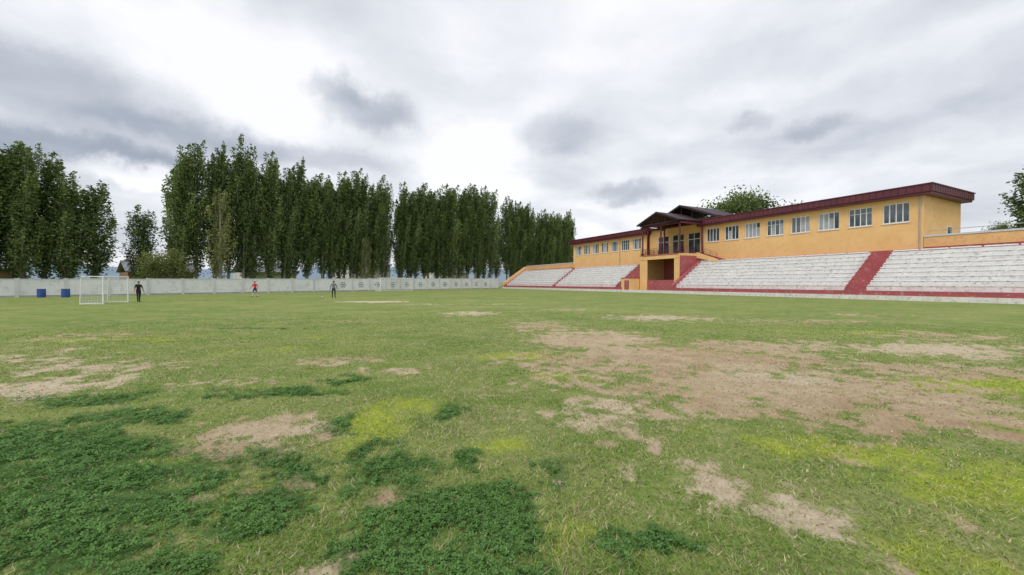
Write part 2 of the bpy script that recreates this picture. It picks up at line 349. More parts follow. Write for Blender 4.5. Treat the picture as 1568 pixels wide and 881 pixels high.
b.slope(42.4,42.9,T0+.26,tZ,0,1.25,0,5.25,M_red); b.box(42.4,42.9,tZ,TB-.03,0,5.25,M_red)
b.slope(19.6,19.7,tA,tZ,.3,1.0,4.2,4.95,M_red)
b.slope(21.5,21.6,tA,tZ,.3,1.0,4.2,4.95,M_red)
b.slope(55.6,55.75,tA,tZ,.3,1.05,4.2,5.0,M_red)
b.obj('cheek_walls',gs)
# ---------------------------------------------------------------- clubhouse
ch=empty('stadium_clubhouse')
S0,S1=17.9,78.0; TD=64.0; ZW0,ZW1=7.85,9.9; ZR=10.35
wins=[18.95+3.08*k for k in range(8)]
winsL=[56.6+3.06*k for k in range(7)]
def facade(b,sa,sb,ws,w=2.2):
    b.box(sa,sb,TB,TB+.3,4.6,ZW0,M_orange); b.box(sa,sb,TB,TB+.3,ZW1,ZR,M_orange)
    e=[sa]
    for a in ws: e+=[a,a+w]
    e.append(sb)
    for i in range(0,len(e),2): b.box(e[i],e[i+1],TB+.002,TB+.298,ZW0,ZW1,M_orange)
b=B()
facade(b,S0,43.6,wins); facade(b,55.0,S1,winsL)
b.box(S0+.002,S0+.3,TB+.3,TD,0,ZR,M_orange); b.box(S1-.3,S1-.002,TB+.3,TD,0,ZR,M_orange); b.box(S0,S1,TD,TD+.3,0,ZR,M_orange)
b.box(S0-.06,S0-.01,60.6,61.7,5.2,7.6,M_frame); b.box(S0-.09,S0-.06,60.7,61.6,5.25,7.5,M_glass)
b.box(S0-2.2,S0-.1,TB+.4,TD,5.0,5.15,M_cap)
b.box(43.6,55.0,TB+.6,TB+.9,6.0,6.4,M_orange); b.box(43.6,55.0,TB+.6,TB+.9,9.6,ZR+.6,M_orange)
for a,e in ((43.6,44.3),(46.6,47.4),(49.8,50.6),(53,55)): b.box(a,e,TB+.602,TB+.898,6.4,9.6,M_orange)
b.box(43.6,55,TB+.3,TB+.598,0,6.1,M_orange2)
b.obj('walls',ch)
b=B()
b.box(S0+.3,S1-.3,TB+1.6,TB+1.7,4.6,ZR-.02,M_black)
for g0,g1 in ((44.3,46.6),(47.4,49.8),(50.6,53)):
    b.box(g0,g1,TB+.7,TB+.74,6.4,9.6,M_glass)
    for q in (g0,(g0+g1)/2-.04,g1-.08): b.box(q,q+.08,TB+.66,TB+.69,6.4,9.6,M_frame)
    b.box(g0,g1,TB+.655,TB+.685,8.6,8.7,M_frame)
for a in wins+winsL:
    w=2.2; b.box(a,a+w,TB+.16,TB+.19,ZW0,ZW1,M_glass)
    for q in (0,.52,1.06,1.6,w-.09): b.box(a+q,a+q+.09,TB+.10,TB+.155,ZW0,ZW1,M_frame)
    for z in (ZW0,ZW1-.09): b.box(a+.09,a+w-.09,TB+.103,TB+.152,z,z+.09,M_frame)
    if random.random()<.6: b.box(a+.09,a+w-.09,TB+.106,TB+.149,ZW0+1.38,ZW0+1.43,M_frame)
    for k,(q0,q1) in enumerate(((.09,.52),(.61,1.06),(1.15,1.6),(1.69,2.11))):
        if random.random()<.3: b.box(a+q0,a+q1,TB+.14,TB+.157,ZW0+.09,ZW1-.09-random.choice([0,0,.6]),M_curt)
    b.box(a-.06,a+w+.06,TB-.09,TB-.003,ZW0-.08,ZW0-.01,M_frame)
b.obj('windows',ch)
b=B()
OV=.75
for a,e in ((S0-OV,43.9),(54.7,S1+OV)):
    b.box(a,e,TB-OV,TD+OV,ZR+.003,ZR+.22,M_maroon)
    b.box(a-.12,e,TB-OV-.12,TD+OV+.12,ZR+.22,ZR+.92,M_maroon)
    b.box(a-.2,e,TB-OV-.2,TD+OV+.2,ZR+.92,ZR+1.02,M_maroon)
    n=int((e-a)/.6)
    for k in range(n): b.box(a+k*.6,a+k*.6+.04,TB-OV-.14,TB-OV-.122,ZR+.25,ZR+.9,M_darkroof)
for k in range(17): b.box(S0-OV-.14,S0-OV-.122,TB-OV+k*.6,TB-OV+k*.6+.04,ZR+.25,ZR+.9,M_darkroof)
b.box(43.9,54.7,TB,TD+OV,ZR+.6,ZR+.85,M_maroon)
b.obj('roof',ch)
b=B()
b.tube(P(18.15,TB-.08,5.0),P(18.15,TB-.08,ZR),.06,M_grey); b.tube(P(43.2,TB-.08,5.0),P(43.2,TB-.08,ZR),.06,M_grey)
b.tube(P(62.2,TB-.08,5.0),P(62.2,TB-.08,ZR),.06,M_grey)
b.obj('downpipes',ch)
TF=49.4; PA,PB=43.0,50.6; ZF=6.05
b=B()
b.box(PA,PB,TF,TB+.6,ZF-.35,ZF,M_orange)
b.box(PA,PB+.4,TF-.05,TF+.15,ZF-.75,ZF-.353,M_orange)
b.box(PA-.02,PB+.4,TF-.09,TF-.053,ZF-.12,ZF+.02,M_red)
b.box(PA,PA+.3,TF+.15,TB,0,ZF-.353,M_red)
b.box(PB,PB+.4,TF+.15,TB,0,ZF-.353,M_orange2)
b.box(PA,PA+.9,TF,TF+.15,0,ZF-.75,M_orange); b.box(PB-1.2,PB+.4,TF,TF+.15,0,ZF-.75,M_orange)
b.box(PA+.9,PB-1.2,TF+.01,TF+.14,0,2.0,M_red)
b.box(PA+.3,PB,TB-.5,TB-.3,0,ZF-.4,M_red)
b.box(47.2,48.4,TB-.56,TB-.52,2.2,4.4,M_black)
b.box(PB+.4,55.0,TB-.6,TB+.6,ZF-.35,ZF,M_orange)
b.box(PB+.4,53.2,T0+.02,49.3,0,2.3,M_orange); b.box(PB+.35,53.25,T0-.03,49.35,2.3,2.42,M_red); b.box(51.3,52.4,T0-.02,T0+.015,.3,2.0,M_red)
b.box(PB+.4,53.3,49.4,TB-.61,0,3.6,M_red)
b.obj('porch',ch)
b=B()
def rail(b,pts,h=1.0,m=M_maroon):
    for p,q in zip(pts[:-1],pts[1:]):
        p=Vector(p);q=Vector(q);L=(q-p).length;n=max(2,int(L/.9))
        for zz in (h,h*.66,h*.33): b.tube(p+Vector((0,0,zz)),q+Vector((0,0,zz)),.025,m,6)
        for k in range(n+1):
            c=p.lerp(q,k/n); b.tube(c,c+Vector((0,0,h)),.028,m,6)
rail(b,[P(PA+.1,TB-2.2,ZF),P(PA+.1,TF+.1,ZF),P(PB+.3,TF+.1,ZF),P(PB+.3,TB-.5,ZF),P(54.9,TB-.5,ZF)])
rail(b,[P(PA-.1,53.3,ZF),P(PA-3.4,53.3,4.95)],1.0,M_maroon)
b.obj('balustrade',ch)
b=B()
for k in range(7):
    a=PA-.003-k*.5; b.box(a-.5,a,53.4,TB-.03,4.95,ZF-(k)*.155,M_red)
b.slopes(PA-3.5,PA-.01,53.2,53.38,4.6,5.05,5.4,6.25,M_orange)
b.obj('side_stairs',ch)
b=B()
for s,t in ((PA+.15,TF+.3),(PB+.1,TF+.3),(46.8,TF+.3),(PA+.2,TB-.3),(PB+.1,TB-.3),(54.6,TB-.3)):
    b.tube(P(s,t,ZF+.002),P(s,t,10.9),.13,M_maroon,12)
    b.box(s-.2,s+.2,t-.2,t+.2,ZF+.003,ZF+.3,M_maroon)
b.obj('columns',ch)
b=B()
def gable(b,sc,hw,t0,t1,ze,zr,th,m,mf):
    b.slopes(sc-hw,sc,t0,t1,ze,ze+th,zr,zr+th,m); b.slopes(sc,sc+hw,t0,t1,zr,zr+th,ze,ze+th,m)
    b.hexa([P(sc-hw+.3,t0+.3,ze-.15),P(sc+hw-.3,t0+.3,ze-.15),P(sc+hw-.3,t0+.45,ze-.15),P(sc-hw+.3,t0+.45,ze-.15),P(sc-hw+.3,t0+.3,ze+.05),P(sc+hw-.3,t0+.3,ze+.05),P(sc+hw-.3,t0+.45,ze+.05),P(sc-hw+.3,t0+.45,ze+.05)],mf)
    for k in (-.66,-.33,0,.33,.66):
        zt=zr+(ze-zr)*abs(k); b.box(sc+k*hw-.05,sc+k*hw+.05,t0+.33,t0+.42,ze+.05,zt+.02,mf)
    b.slopes(sc-hw-.02,sc,t0-.06,t0-.003,ze-.12,ze+th+.03,zr-.12,zr+th+.03,mf); b.slopes(sc,sc+hw+.02,t0-.06,t0-.003,zr-.12,zr+th+.03,ze-.12,ze+th+.03,mf)
gable(b,46.9,4.2,TF-.6,TB+.5,10.95,12.6,.14,M_darkroof,M_darkroof)
gable(b,47.0,6.4,TB-.9,TD-1,11.6,14.1,.16,M_darkroof,M_darkroof)
b.box(PA-.2,PB+.4,TF+.1,TF+.4,10.55,10.8,M_maroon); b.box(PA-.2,PA+.1,TF+.4,TB-.3,10.55,10.8,M_maroon); b.box(PB+.1,PB+.4,TF+.4,TB-.3,10.55,10.8,M_maroon)
for s in (41.4,52.8): b.box(s-.1,s+.1,TB-.4,TB-.2,ZR+1.0,11.65,M_maroon)
b.obj('canopy',ch)
# ---------------------------------------------------------------- perimeter wall
A=Vector((-54.5,43,0)); W=Vector((.606,.795,0)); WN=Vector((-.795,.606,0))
def Q(q,o,z): return A+W*q+WN*o+Vector((0,0,z))
pw=empty('perimeter_wall'); b=B()
def wh(q): return 1.95+.75*max(0,min(1,q/84))
q=-60.0
while q<84.2:
    e=min(q+3.6,84.3); h=wh(q)+random.uniform(-.02,.02)
    b.box(q+.15,e-.15,0,.14,.0,h,M_wall,Q); b.box(q+.15,e-.15,-.04,.18,h,h+.07,M_pil,Q)
    b.box(q-.15,q+.15,-.08,.22,0,h+.12,M_pil,Q)
    b.box(q+.15,e-.15,-.03,-.003,.0,.20,M_base,Q)
    q=e
b.obj('panels',pw)
b=B()
for k,q in enumerate(np.arange(40,83,3.6)):
    q0=-60+3.6*math.floor((q+60)/3.6)+1.8
    c=Q(q0,-.012,1.2); r=.42; i=b.mi(M_black)
    for ring in range(6):
        a=ring*math.pi/3; cc=c+W*math.cos(a)*r+Vector((0,0,math.sin(a)*r)); kk=len(b.v)
        for j in range(5): b.v.append(tuple(cc+W*math.cos(a+j*1.2566)*.14+Vector((0,0,math.sin(a+j*1.2566)*.14))))
        b.f.append([kk+j for j in range(5)]); b.m.append(i)
    kk=len(b.v)
    for j in range(5): b.v.append(tuple(c+W*math.cos(j*1.2566)*.15+Vector((0,0,math.sin(j*1.2566)*.15))))
    b.f.append([kk+j for j in range(5)]); b.m.append(i)
b.obj('painted_motifs',pw,recalc=False)
# ---------------------------------------------------------------- trees
def leafquads(C,TT,r,lsize,b,name,m):
    n=len(C)
    a=r.normal(0,1,(n,3)); a/=np.linalg.norm(a,axis=1)[:,None]; w=np.cross(a,r.normal(0,1,(n,3))); w/=np.linalg.norm(w,axis=1)[:,None]
    s=(lsize*(.5+.8*r.random(n)))[:,None]
    q=np.stack([C-a*s*.6,C-w*s*.36,C+a*s*.6,C+w*s*.36],1).reshape(-1,3)
    me=rawmesh(name+'_l',q,4,None,m); at=me.attributes.new('tone','FLOAT','POINT'); at.data.foreach_set('value',np.repeat(TT,4).astype(np.float32))
    tm=bpy.data.meshes.new(name+'_t'); tm.from_pydata(b.v,[],b.f)
    bm=bmesh.new(); bm.from_mesh(tm); nb=len(bm.faces); bm.from_mesh(me); bm.faces.ensure_lookup_table()
    for i,f in enumerate(bm.faces): f.material_index=0 if i<nb else 1
    o=bpy.data.meshes.new(name); o.materials.append(M_bark); o.materials.append(m); bm.to_mesh(o); bm.free()
    return o
def poplar(name,H,Rm,seed,nleaf,m,lsize=.3,z0=.13,sparse=1.0):
    r=np.random.default_rng(seed); b=B()
    b.tube((0,0,-.2),(0,0,H*.35),.26,M_bark,8,.17); b.tube((0,0,H*.35),(.1,0,H*.93),.17,M_bark,6,.02)
    npl=int(60*sparse); C=[];TT=[]
    wsum=0; pl=[]
    for k in range(npl):
        u=(k+.5)/npl; hb=H*(z0*.6+(.78-z0*.5)*u**.95); ang=r.random()*6.28
        prof=Rm*min(1,(.6+u*1.6))*(1-u**3*.55)
        out=prof*(.4+.65*r.random()); ln=H*(.15+.15*r.random())*(1-.2*u)
        dx,dy=math.cos(ang),math.sin(ang)
        p0=np.array([dx*.1,dy*.1,hb]); p1=np.array([dx*out*.85,dy*out*.85,hb+ln*.4]); p2=np.array([dx*out*1.02,dy*out*1.02,hb+ln])
        if p2[2]>H: p2[2]=H-r.random()*2.2
        pl.append((p0,p1,p2,ln)); wsum+=ln
        if k%2==0 or sparse<1:
            b.tube(p0,p1,.05,M_bark,4,.03); b.tube(p1,p2,.03,M_bark,4,.008)
    for p0,p1,p2,ln in pl:
        n=int(nleaf*ln/wsum); t=r.random(n)**.8; tt=t[:,None]
        c=(1-tt)**2*p0+2*tt*(1-tt)*p1+tt**2*p2
        wd=(.12+.55*np.sin(np.pi*np.clip(t**.8,0,1))**.9)*Rm*.27
        o=r.normal(0,1,(n,3))*wd[:,None]; o[:,2]*=1.5
        c=c+o; C.append(c); base=r.uniform(-.25,.25)
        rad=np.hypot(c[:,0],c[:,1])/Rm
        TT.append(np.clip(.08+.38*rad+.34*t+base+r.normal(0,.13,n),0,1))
    C=np.concatenate(C);TT=np.concatenate(TT)
    ok=(C[:,2]>H*z0*.75)&(C[:,2]<H*1.02)
    return leafquads(C[ok],TT[ok],r,lsize,b,name,m)
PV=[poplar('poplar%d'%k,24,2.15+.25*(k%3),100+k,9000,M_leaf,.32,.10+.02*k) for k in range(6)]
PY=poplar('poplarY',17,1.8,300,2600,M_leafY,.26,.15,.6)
def put(me,name,loc,h,href,wsc=1,lean=(0,0)):
    o=bpy.data.objects.new(name,me); COL.objects.link(o); o.location=loc; s=h/href
    o.scale=(wsc,wsc,s); o.rotation_euler=(lean[0],lean[1],random.random()*6.28 if lean==(0,0) else random.random()*.6); return o
hq=[(-40,22),(-8,22.5),(0,21.0),(3,19.4),(6,17.6),(8.5,17.0),(9.2,9),(11,9),(11.6,13.5),(14.5,13.6),(15.6,22.5),(17,24.0),(20,24.6),(25,25.8),(33,25.4),(40,24.8),(50,26.0),(60,25.2),(70,27.1),(80,29.8),(90,31.0),(100,27.8),(110,27.8),(120,28.6),(130,29.1),(141,29.8)]
gaps=[(9.3,11.3),(14.9,15.6),(55,56.6),(92.8,96),(103.5,105.3),(113.7,115.6)]
q=-40.0; k=0
while q<143:
    if not any(a<q<c for a,c in gaps):
        h=float(np.interp(q,[a for a,_ in hq],[c for _,c in hq]))*random.uniform(.90,1.03)
        p=Q(q,9+random.uniform(-1,1),0); ws=random.uniform(.85,1.12)*(1.0 if q<60 else 1.2)
        if 11<q<15: ws=.8
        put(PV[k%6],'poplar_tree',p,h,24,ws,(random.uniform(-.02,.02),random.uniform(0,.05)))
    q+=random.uniform(1.8,2.7)*(1 if q<60 else 1.15); k+=1
q=-38.0
while q<143:
    if not any(a-1<q<c+1 for a,c in gaps) and not 9<q<16:
        h=float(np.interp(q,[a for a,_ in hq],[c for _,c in hq]))*random.uniform(.84,.98)
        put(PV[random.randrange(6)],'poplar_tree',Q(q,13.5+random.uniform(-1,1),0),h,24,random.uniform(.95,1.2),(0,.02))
    q+=random.uniform(3.4,4.8)
put(PY,'young_poplar_tree',Q(21.5,5,0),16.5,17,1.2); put(PY,'young_poplar_tree',Q(47,5,0),11,17,.8); put(PY,'young_poplar_tree',Q(-2,5,0),9,17,1.0)
def broad(name,H,R,cz,seed,nleaf,m,lsize,nb=26,droop=0):
    r=np.random.default_rng(seed); b=B()
    b.tube((0,0,-.2),(0,0,cz*.7),.28,M_bark,8,.2)
    C=[];TT=[]
    for k in range(nb):
        v=r.normal(0,1,3); v/=np.linalg.norm(v); v[2]=abs(v[2])*1.1-.35
        rad=(.45+.55*r.random()); c=np.array([v[0]*R*rad,v[1]*R*rad,cz+v[2]*(H-cz)*rad])
        b.tube((0,0,cz*.6),c,.09,M_bark,4,.02)
        n=nleaf//nb; o=r.normal(0,1,(n,3))*R*.19*r.uniform(.7,1.2); o[:,2]-=droop*np.abs(r.normal(0,1,n))
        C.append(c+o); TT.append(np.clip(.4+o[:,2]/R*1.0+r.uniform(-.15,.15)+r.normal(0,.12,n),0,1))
    C=np.concatenate(C);TT=np.concatenate(TT); ok=C[:,2]>.4
    return leafquads(C[ok],TT[ok],r,lsize,b,name,m)
put(broad('willow',7.2,3.4,3.4,5,9000,M_leafY,.22,34,.5),'willow_tree',Q(14.3,4.6,0),7.2,7.2)
BT=broad('broad',19,5.2,13.5,8,8000,M_leaf,.40,36)
put(BT,'ash_tree',P(51,74,0),20.0,19,1.15); put(BT,'ash_tree',P(43,78,0),16.2,19,.6); put(BT,'ash_tree',P(63,76,0),15.2,19,.6)
put(BT,'ash_tree',P(26,110,0),12.8,19,.4)
put(PV[2],'poplar_tree',P(15.4,80,0),17.5,24,1.25); put(PV[4],'poplar_tree',P(13.0,80,0),19.5,24,1.3)
for s,t,h in ((-3,105,27),(-9,103,24),(-15,106,27)): put(PV[1],'poplar_tree',P(s,t,0),h*.80,24,1.3)
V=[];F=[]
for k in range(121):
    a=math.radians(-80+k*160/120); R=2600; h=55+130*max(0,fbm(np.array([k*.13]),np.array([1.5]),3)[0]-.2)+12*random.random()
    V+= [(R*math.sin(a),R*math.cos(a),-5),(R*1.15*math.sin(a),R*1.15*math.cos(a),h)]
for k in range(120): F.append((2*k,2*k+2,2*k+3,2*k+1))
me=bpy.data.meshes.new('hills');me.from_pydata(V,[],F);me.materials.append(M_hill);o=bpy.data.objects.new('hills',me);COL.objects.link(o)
def house(q,o,w,dp,h,m):
    e=empty('house'); b=B()
    b.box(q,q+w,o,o+dp,0,h,m,Q); b.obj('walls',e)
    b=B(); b.hexa([Q(q-.4,o-.4,h),Q(q+w+.4,o-.4,h),Q(q+w+.4,o+dp/2,h+dp*.28),Q(q-.4,o+dp/2,h+dp*.28),Q(q-.4,o-.4,h+.15),Q(q+w+.4,o-.4,h+.15),Q(q+w+.4,o+dp/2,h+dp*.28+.15),Q(q-.4,o+dp/2,h+dp*.28+.15)],M_hroof)
    b.hexa([Q(q-.4,o+dp+.4,h),Q(q+w+.4,o+dp+.4,h),Q(q+w+.4,o+dp/2,h+dp*.28),Q(q-.4,o+dp/2,h+dp*.28),Q(q-.4,o+dp+.4,h+.15),Q(q+w+.4,o+dp+.4,h+.15),Q(q+w+.4,o+dp/2,h+dp*.28+.15),Q(q-.4,o+dp/2,h+dp*.28+.15)],M_hroof); b.obj('roof',e)
    b=B(); n=int(w/2.8)
    for k in range(n): b.box(q+.8+k*2.8,q+2.1+k*2.8,o-.04,o-.004,1.2,2.5,M_glass,Q); b.box(q+.7+k*2.8,q+2.2+k*2.8,o-.06,o-.042,1.1,1.2,M_frame,Q)
    b.obj('windows',e)
house(14,24,9,7,3.4,M_houseb); house(58,30,13,8,6.5,M_housew); house(33,27,10,8,3.8,M_housew); house(-8,26,10,8,3.6,M_houseb); house(92,32,14,9,5,M_housew)
# ---------------------------------------------------------------- goals
def goal(Pa,Pb,h,depth,r,cell,tf=.55):
    Pa=Vector(Pa);Pb=Vector(Pb); u=(Pb-Pa).normalized(); back=Vector((-u.y,u.x,0))*depth; up=Vector((0,0,1))
    e=empty('soccer_goal'); b=B()
    b.tube(Pa,Pa+up*h,r,M_steel,12); b.tube(Pb,Pb+up*h,r,M_steel,12); b.tube(Pa+up*h-u*r,Pb+up*h+u*r,r,M_steel,12)
    top=back*tf
    for p in (Pa,Pb):
        b.tube(p+up*h,p+up*h+top,r*.6,M_steel); b.tube(p+up*h+top,p+back,r*.6,M_steel); b.tube(p+back+up*.03,p+up*.03,r*.6,M_steel)
    b.tube(Pa+back+up*.03,Pb+back+up*.03,r*.6,M_steel); b.tube(Pa+top+up*h,Pb+top+up*h,r*.5,M_steel)
    b.obj('frame',e,smooth=False)
    b=B(); L=(Pb-Pa).length; n=int(L/cell)
    for k in range(n+1):
        p=Pa+u*L*k/n; b.tube(p+back,p+top+up*h,.006,M_net,3); b.tube(p+top+up*h,p+up*h,.006,M_net,3)
    m_=int(h/cell)
    for k in range(m_+1):
        f=k/m_; o_=back.lerp(top,f)+up*h*f; b.tube(Pa+o_,Pb+o_,.006,M_net,3)
        for p in (Pa,Pb): b.tube(p+up*h*f,p+o_,.006,M_net,3)
    for p in (Pa,Pb):
        for k in range(1,8):
            o_=back*k/8; b.tube(p+o_,p+o_+up*h*(1 if k/8<=tf else (1-(k/8-tf)/(1-tf))),.006,M_net,3)
    b.obj('net',e)
goal((-30.3,30,0),(-31.3,33.0,0),2.05,1.35,.05,.13,.93)
g0=Q(44.5,-3.5,0)
goal(g0,g0+W*7.32,2.44,1.6,.08,.2)
for x,y in ((-50.8,43.7),(-48.4,43.9)):
    b=B(); b.lathe((x,y,0),[(.28,0),(.33,.03),(.34,.25),(.35,.27),(.35,.30),(.34,.32),(.34,.58),(.35,.60),(.35,.63),(.34,.65),(.33,.86),(.35,.88),(.35,.92),(.31,.92),(.30,.87),(.05,.87)],M_blue,18)
    b.obj('blue_barrel',smooth=False)
bm=bmesh.new(); bmesh.ops.create_icosphere(bm,subdivisions=3,radius=.11)
dirs=[Vector(v).normalized() for v in [(0,1,1.618),(0,1,-1.618),(0,-1,1.618),(0,-1,-1.618),(1,1.618,0),(1,-1.618,0),(-1,1.618,0),(-1,-1.618,0),(1.618,0,1),(1.618,0,-1),(-1.618,0,1),(-1.618,0,-1)]]
for f in bm.faces:
    c=f.calc_center_median().normalized(); f.material_index=1 if max(c.dot(x) for x in dirs)>.93 else 0; f.smooth=True
me=bpy.data.meshes.new('soccer_ball');bm.to_mesh(me);bm.free();me.materials.append(M_steel);me.materials.append(M_black)
o=bpy.data.objects.new('soccer_ball',me);COL.objects.link(o);o.location=(-19.2,41.0,.115)
# ---------------------------------------------------------------- people
M_skin=mat('skin',(.42,.24,.16),(.36,.20,.13),8,.6); M_hair=mat('hair',(.02,.015,.012),(.03,.02,.015),30,.6)
def skinmesh(verts,edges,rad,sub=2,root=0):
    me=bpy.data.meshes.new('tmp');me.from_pydata(verts,edges,[]);o=bpy.data.objects.new('tmp',me);COL.objects.link(o)
    md=o.modifiers.new('s','SKIN')
    for i,r in enumerate(rad):
        sv=me.skin_vertices[0].data[i]; sv.radius=(r if isinstance(r,tuple) else (r,r)); sv.use_root=(i==root)
    sm=o.modifiers.new('b','SUBSURF');sm.levels=sub;sm.render_levels=sub
    bpy.context.view_layer.update(); dg=bpy.context.evaluated_depsgraph_get()
    r=bpy.data.meshes.new_from_object(o.evaluated_get(dg)); bpy.data.objects.remove(o); return r
def person(name,loc,rot,H,shirt,shorts,socks,pose,longsl=False):
    k=H/1.75; e=empty(name); e.location=loc; e.rotation_euler=(0,0,rot); e.scale=(k,k,k)
    st=pose.get('stride',.12); ar=pose.get('arms',((.30,.05,1.12),(.34,.12,.90),(-.30,.0,1.12),(-.33,.08,.88)))
    V=[(0,0,.97),(0,0,1.12),(0,.01,1.28),(0,0,1.43),(0,.01,1.50),(0,.02,1.58)]
    R=[(.155,.115),(.135,.10),(.165,.115),(.15,.09),(.055,.055),(.05,.05)]
    E=[(0,1),(1,2),(2,3),(3,4),(4,5)]
    for sg,a,bn in ((1,ar[0],ar[1]),(-1,ar[2],ar[3])):
        i=len(V); V+=[(.19*sg,0,1.42),a,bn]; R+=[.062,.045,.03]; E+=[(3,i),(i,i+1),(i+1,i+2)]
    for sg,y in ((1,st),(-1,-st)):
        i=len(V); V+=[(.10*sg,0,.90),(.12*sg,y*.6+.03,.50),(.13*sg,y-.01,.09),(.14*sg,y+.02,.05),(.15*sg,y+.17,.035)]; R+=[.095,.062,.042,.045,.035]
        E+=[(0,i),(i,i+1),(i+1,i+2),(i+2,i+3),(i+3,i+4)]
    me=skinmesh(V,E,R)
    ms=[M_skin,shirt,shorts,socks,M_black]
    me.materials.clear()
    for m in ms: me.materials.append(m)
    for p in me.polygons:
        c=p.center
        if c.z<.085: mi=4
        elif c.z<.44: mi=3
        elif c.z<.60 and abs(c.x)<.3: mi=0 if shorts is not socks else 2
        elif c.z<1.0 and abs(c.x)<.235: mi=2
        elif c.z<1.49: mi=1
        else: mi=0
        if abs(c.x)>.235 and c.z<1.2:
            mi=1 if longsl else 0
        p.material_index=mi; p.use_smooth=True
    o=bpy.data.objects.new('body',me);COL.objects.link(o);o.parent=e
    for sg,el,wr in ((1,ar[0],ar[1]),(-1,ar[2],ar[3])):
        w=Vector(wr); dr=(w-Vector(el)).normalized(); side=Vector((0,1,0)); side=(side-dr*side.dot(dr)).normalized(); inn=dr.cross(side)*(1 if sg>0 else -1)
        v=[w-dr*.02,w+dr*.05]; ed=[(0,1)]; rd=[.024,.034]
        for f,(off,ln) in enumerate(((.028,.075),(.010,.085),(-.010,.08),(-.027,.06))):
            i=len(v); bs=w+dr*.085+side*off; v+=[bs,bs+dr*ln*.5+inn*.008,bs+dr*ln*.9+inn*.03]; rd+=[.011,.0095,.008]; ed+=[(1,i),(i,i+1),(i+1,i+2)]
        i=len(v); v+=[w+dr*.04+side*.042,w+dr*.075+side*.062+inn*.01]; rd+=[.012,.009]; ed+=[(1,i),(i,i+1)]
        hm=skinmesh([tuple(x) for x in v],ed,rd,1); hm.materials.clear(); hm.materials.append(M_skin); ho=bpy.data.objects.new('hand',hm);COL.objects.link(ho);ho.parent=e
    bm=bmesh.new(); bmesh.ops.create_uvsphere(bm,u_segments=24,v_segments=16,radius=1)
    for v in bm.verts:
        x,y,z=v.co; w=.076*(1-.22*max(0,-z))
        v.co=Vector((x*w,y*.095+(.01 if z<-.3 and y>0 else 0),z*.118))
        if y>.9 and -.35<z<.1 and abs(x)<.2: v.co.y+=.022
        if y>.75 and .02<z<.22 and .25<abs(x)<.5: v.co.y-=.008
    for f in bm.faces:
        c=f.calc_center_median(); f.material_index=1 if (c.z>.055 or (c.y<-.01 and c.z>-.05)) else 0
        if c.y>.07 and .0<c.z<.02 and .02<abs(c.x)<.045: f.material_index=1
        if c.y>.07 and -.065<c.z<-.05 and abs(c.x)<.025: f.material_index=2
        f.smooth=True
    for v in bm.verts:
        if v.co.z>.05 or (v.co.y<-.02 and v.co.z>-.05): v.co*=1.06
    for sg in (1,-1):
        r=bmesh.ops.create_uvsphere(bm,u_segments=8,v_segments=6,radius=1)
        for v in r['verts']: v.co=Vector((v.co.x*.012+sg*.08,v.co.y*.02-.005,v.co.z*.032))
    hm=bpy.data.meshes.new('head');bm.to_mesh(hm);bm.free()
    for m in (M_skin,M_hair,M_red): hm.materials.append(m)
    ho=bpy.data.objects.new('head',hm);COL.objects.link(ho);ho.parent=e;ho.location=(0,.03,1.64);ho.rotation_euler=(pose.get('nod',0),0,0)
C_red=mat('red_shirt',(.65,.04,.07),(.5,.03,.05),6,.8); C_grey=mat('grey_shirt',(.20,.22,.23),(.15,.16,.17),6,.85); C_blk=mat('black_cloth',(.02,.02,.022),(.03,.03,.032),6,.85)
C_navy=mat('navy_cloth',(.03,.035,.07),(.04,.045,.08),6,.85); C_wht=mat('white_socks',(.6,.6,.6),(.5,.5,.5),6,.85)
person('goalkeeper',(-31.0,33.6,0),-1.9,1.72,C_blk,C_blk,C_blk,{'stride':.14,'nod':-.1})
person('football_player',(-28.7,45.2,0),2.9,1.75,C_red,C_navy,C_wht,{'stride':.2,'arms':((.33,.08,1.15),(.30,.26,1.02),(-.33,-.08,1.14),(-.34,.02,.90))})
person('football_player',(-18.5,42.0,0),.4,1.78,C_grey,C_blk,C_blk,{'stride':.10},longsl=True)
# ---------------------------------------------------------------- world
w=bpy.data.worlds.new('World'); S.world=w; w.use_nodes=True; nt=w.node_tree;N=nt.nodes;L=nt.links;N.clear()
out=N.new('ShaderNodeOutputWorld'); sky=N.new('ShaderNodeTexSky'); sky.sky_type='NISHITA'; sky.sun_disc=False
SE,SR=52,-150
sky.sun_elevation=math.radians(SE); sky.sun_rotation=math.radians(SR); sky.air_density=1.2; sky.dust_density=2
bg=N.new('ShaderNodeBackground'); bg.inputs['Strength'].default_value=.12; L.new(sky.outputs[0],bg.inputs['Color'])
tc=N.new('ShaderNodeTexCoord')
def wm(op,a,b_=None,c=None):
    x=N.new('ShaderNodeMath');x.operation=op
    for k,v in enumerate((a,b_,c)):
        if v is None: continue
        if isinstance(v,(int,float)): x.inputs[k].default_value=v
        else: L.new(v,x.inputs[k])
    return x.outputs[0]
def vm(op,a,b_=None,sc=None):
    x=N.new('ShaderNodeVectorMath');x.operation=op
    for k,v in enumerate((a,b_)):
        if v is None: continue
        if isinstance(v,tuple): x.inputs[k].default_value=v
        else: L.new(v,x.inputs[k])
    if sc is not None: x.inputs['Scale'].default_value=sc
    return x
sp=N.new('ShaderNodeSeparateXYZ'); L.new(tc.outputs['Generated'],sp.inputs[0])
den=wm('ADD',wm('MAXIMUM',sp.outputs[2],0.0),.16)
cb=N.new('ShaderNodeCombineXYZ'); L.new(wm('DIVIDE',sp.outputs[0],den),cb.inputs[0]); L.new(wm('DIVIDE',sp.outputs[1],den),cb.inputs[1])
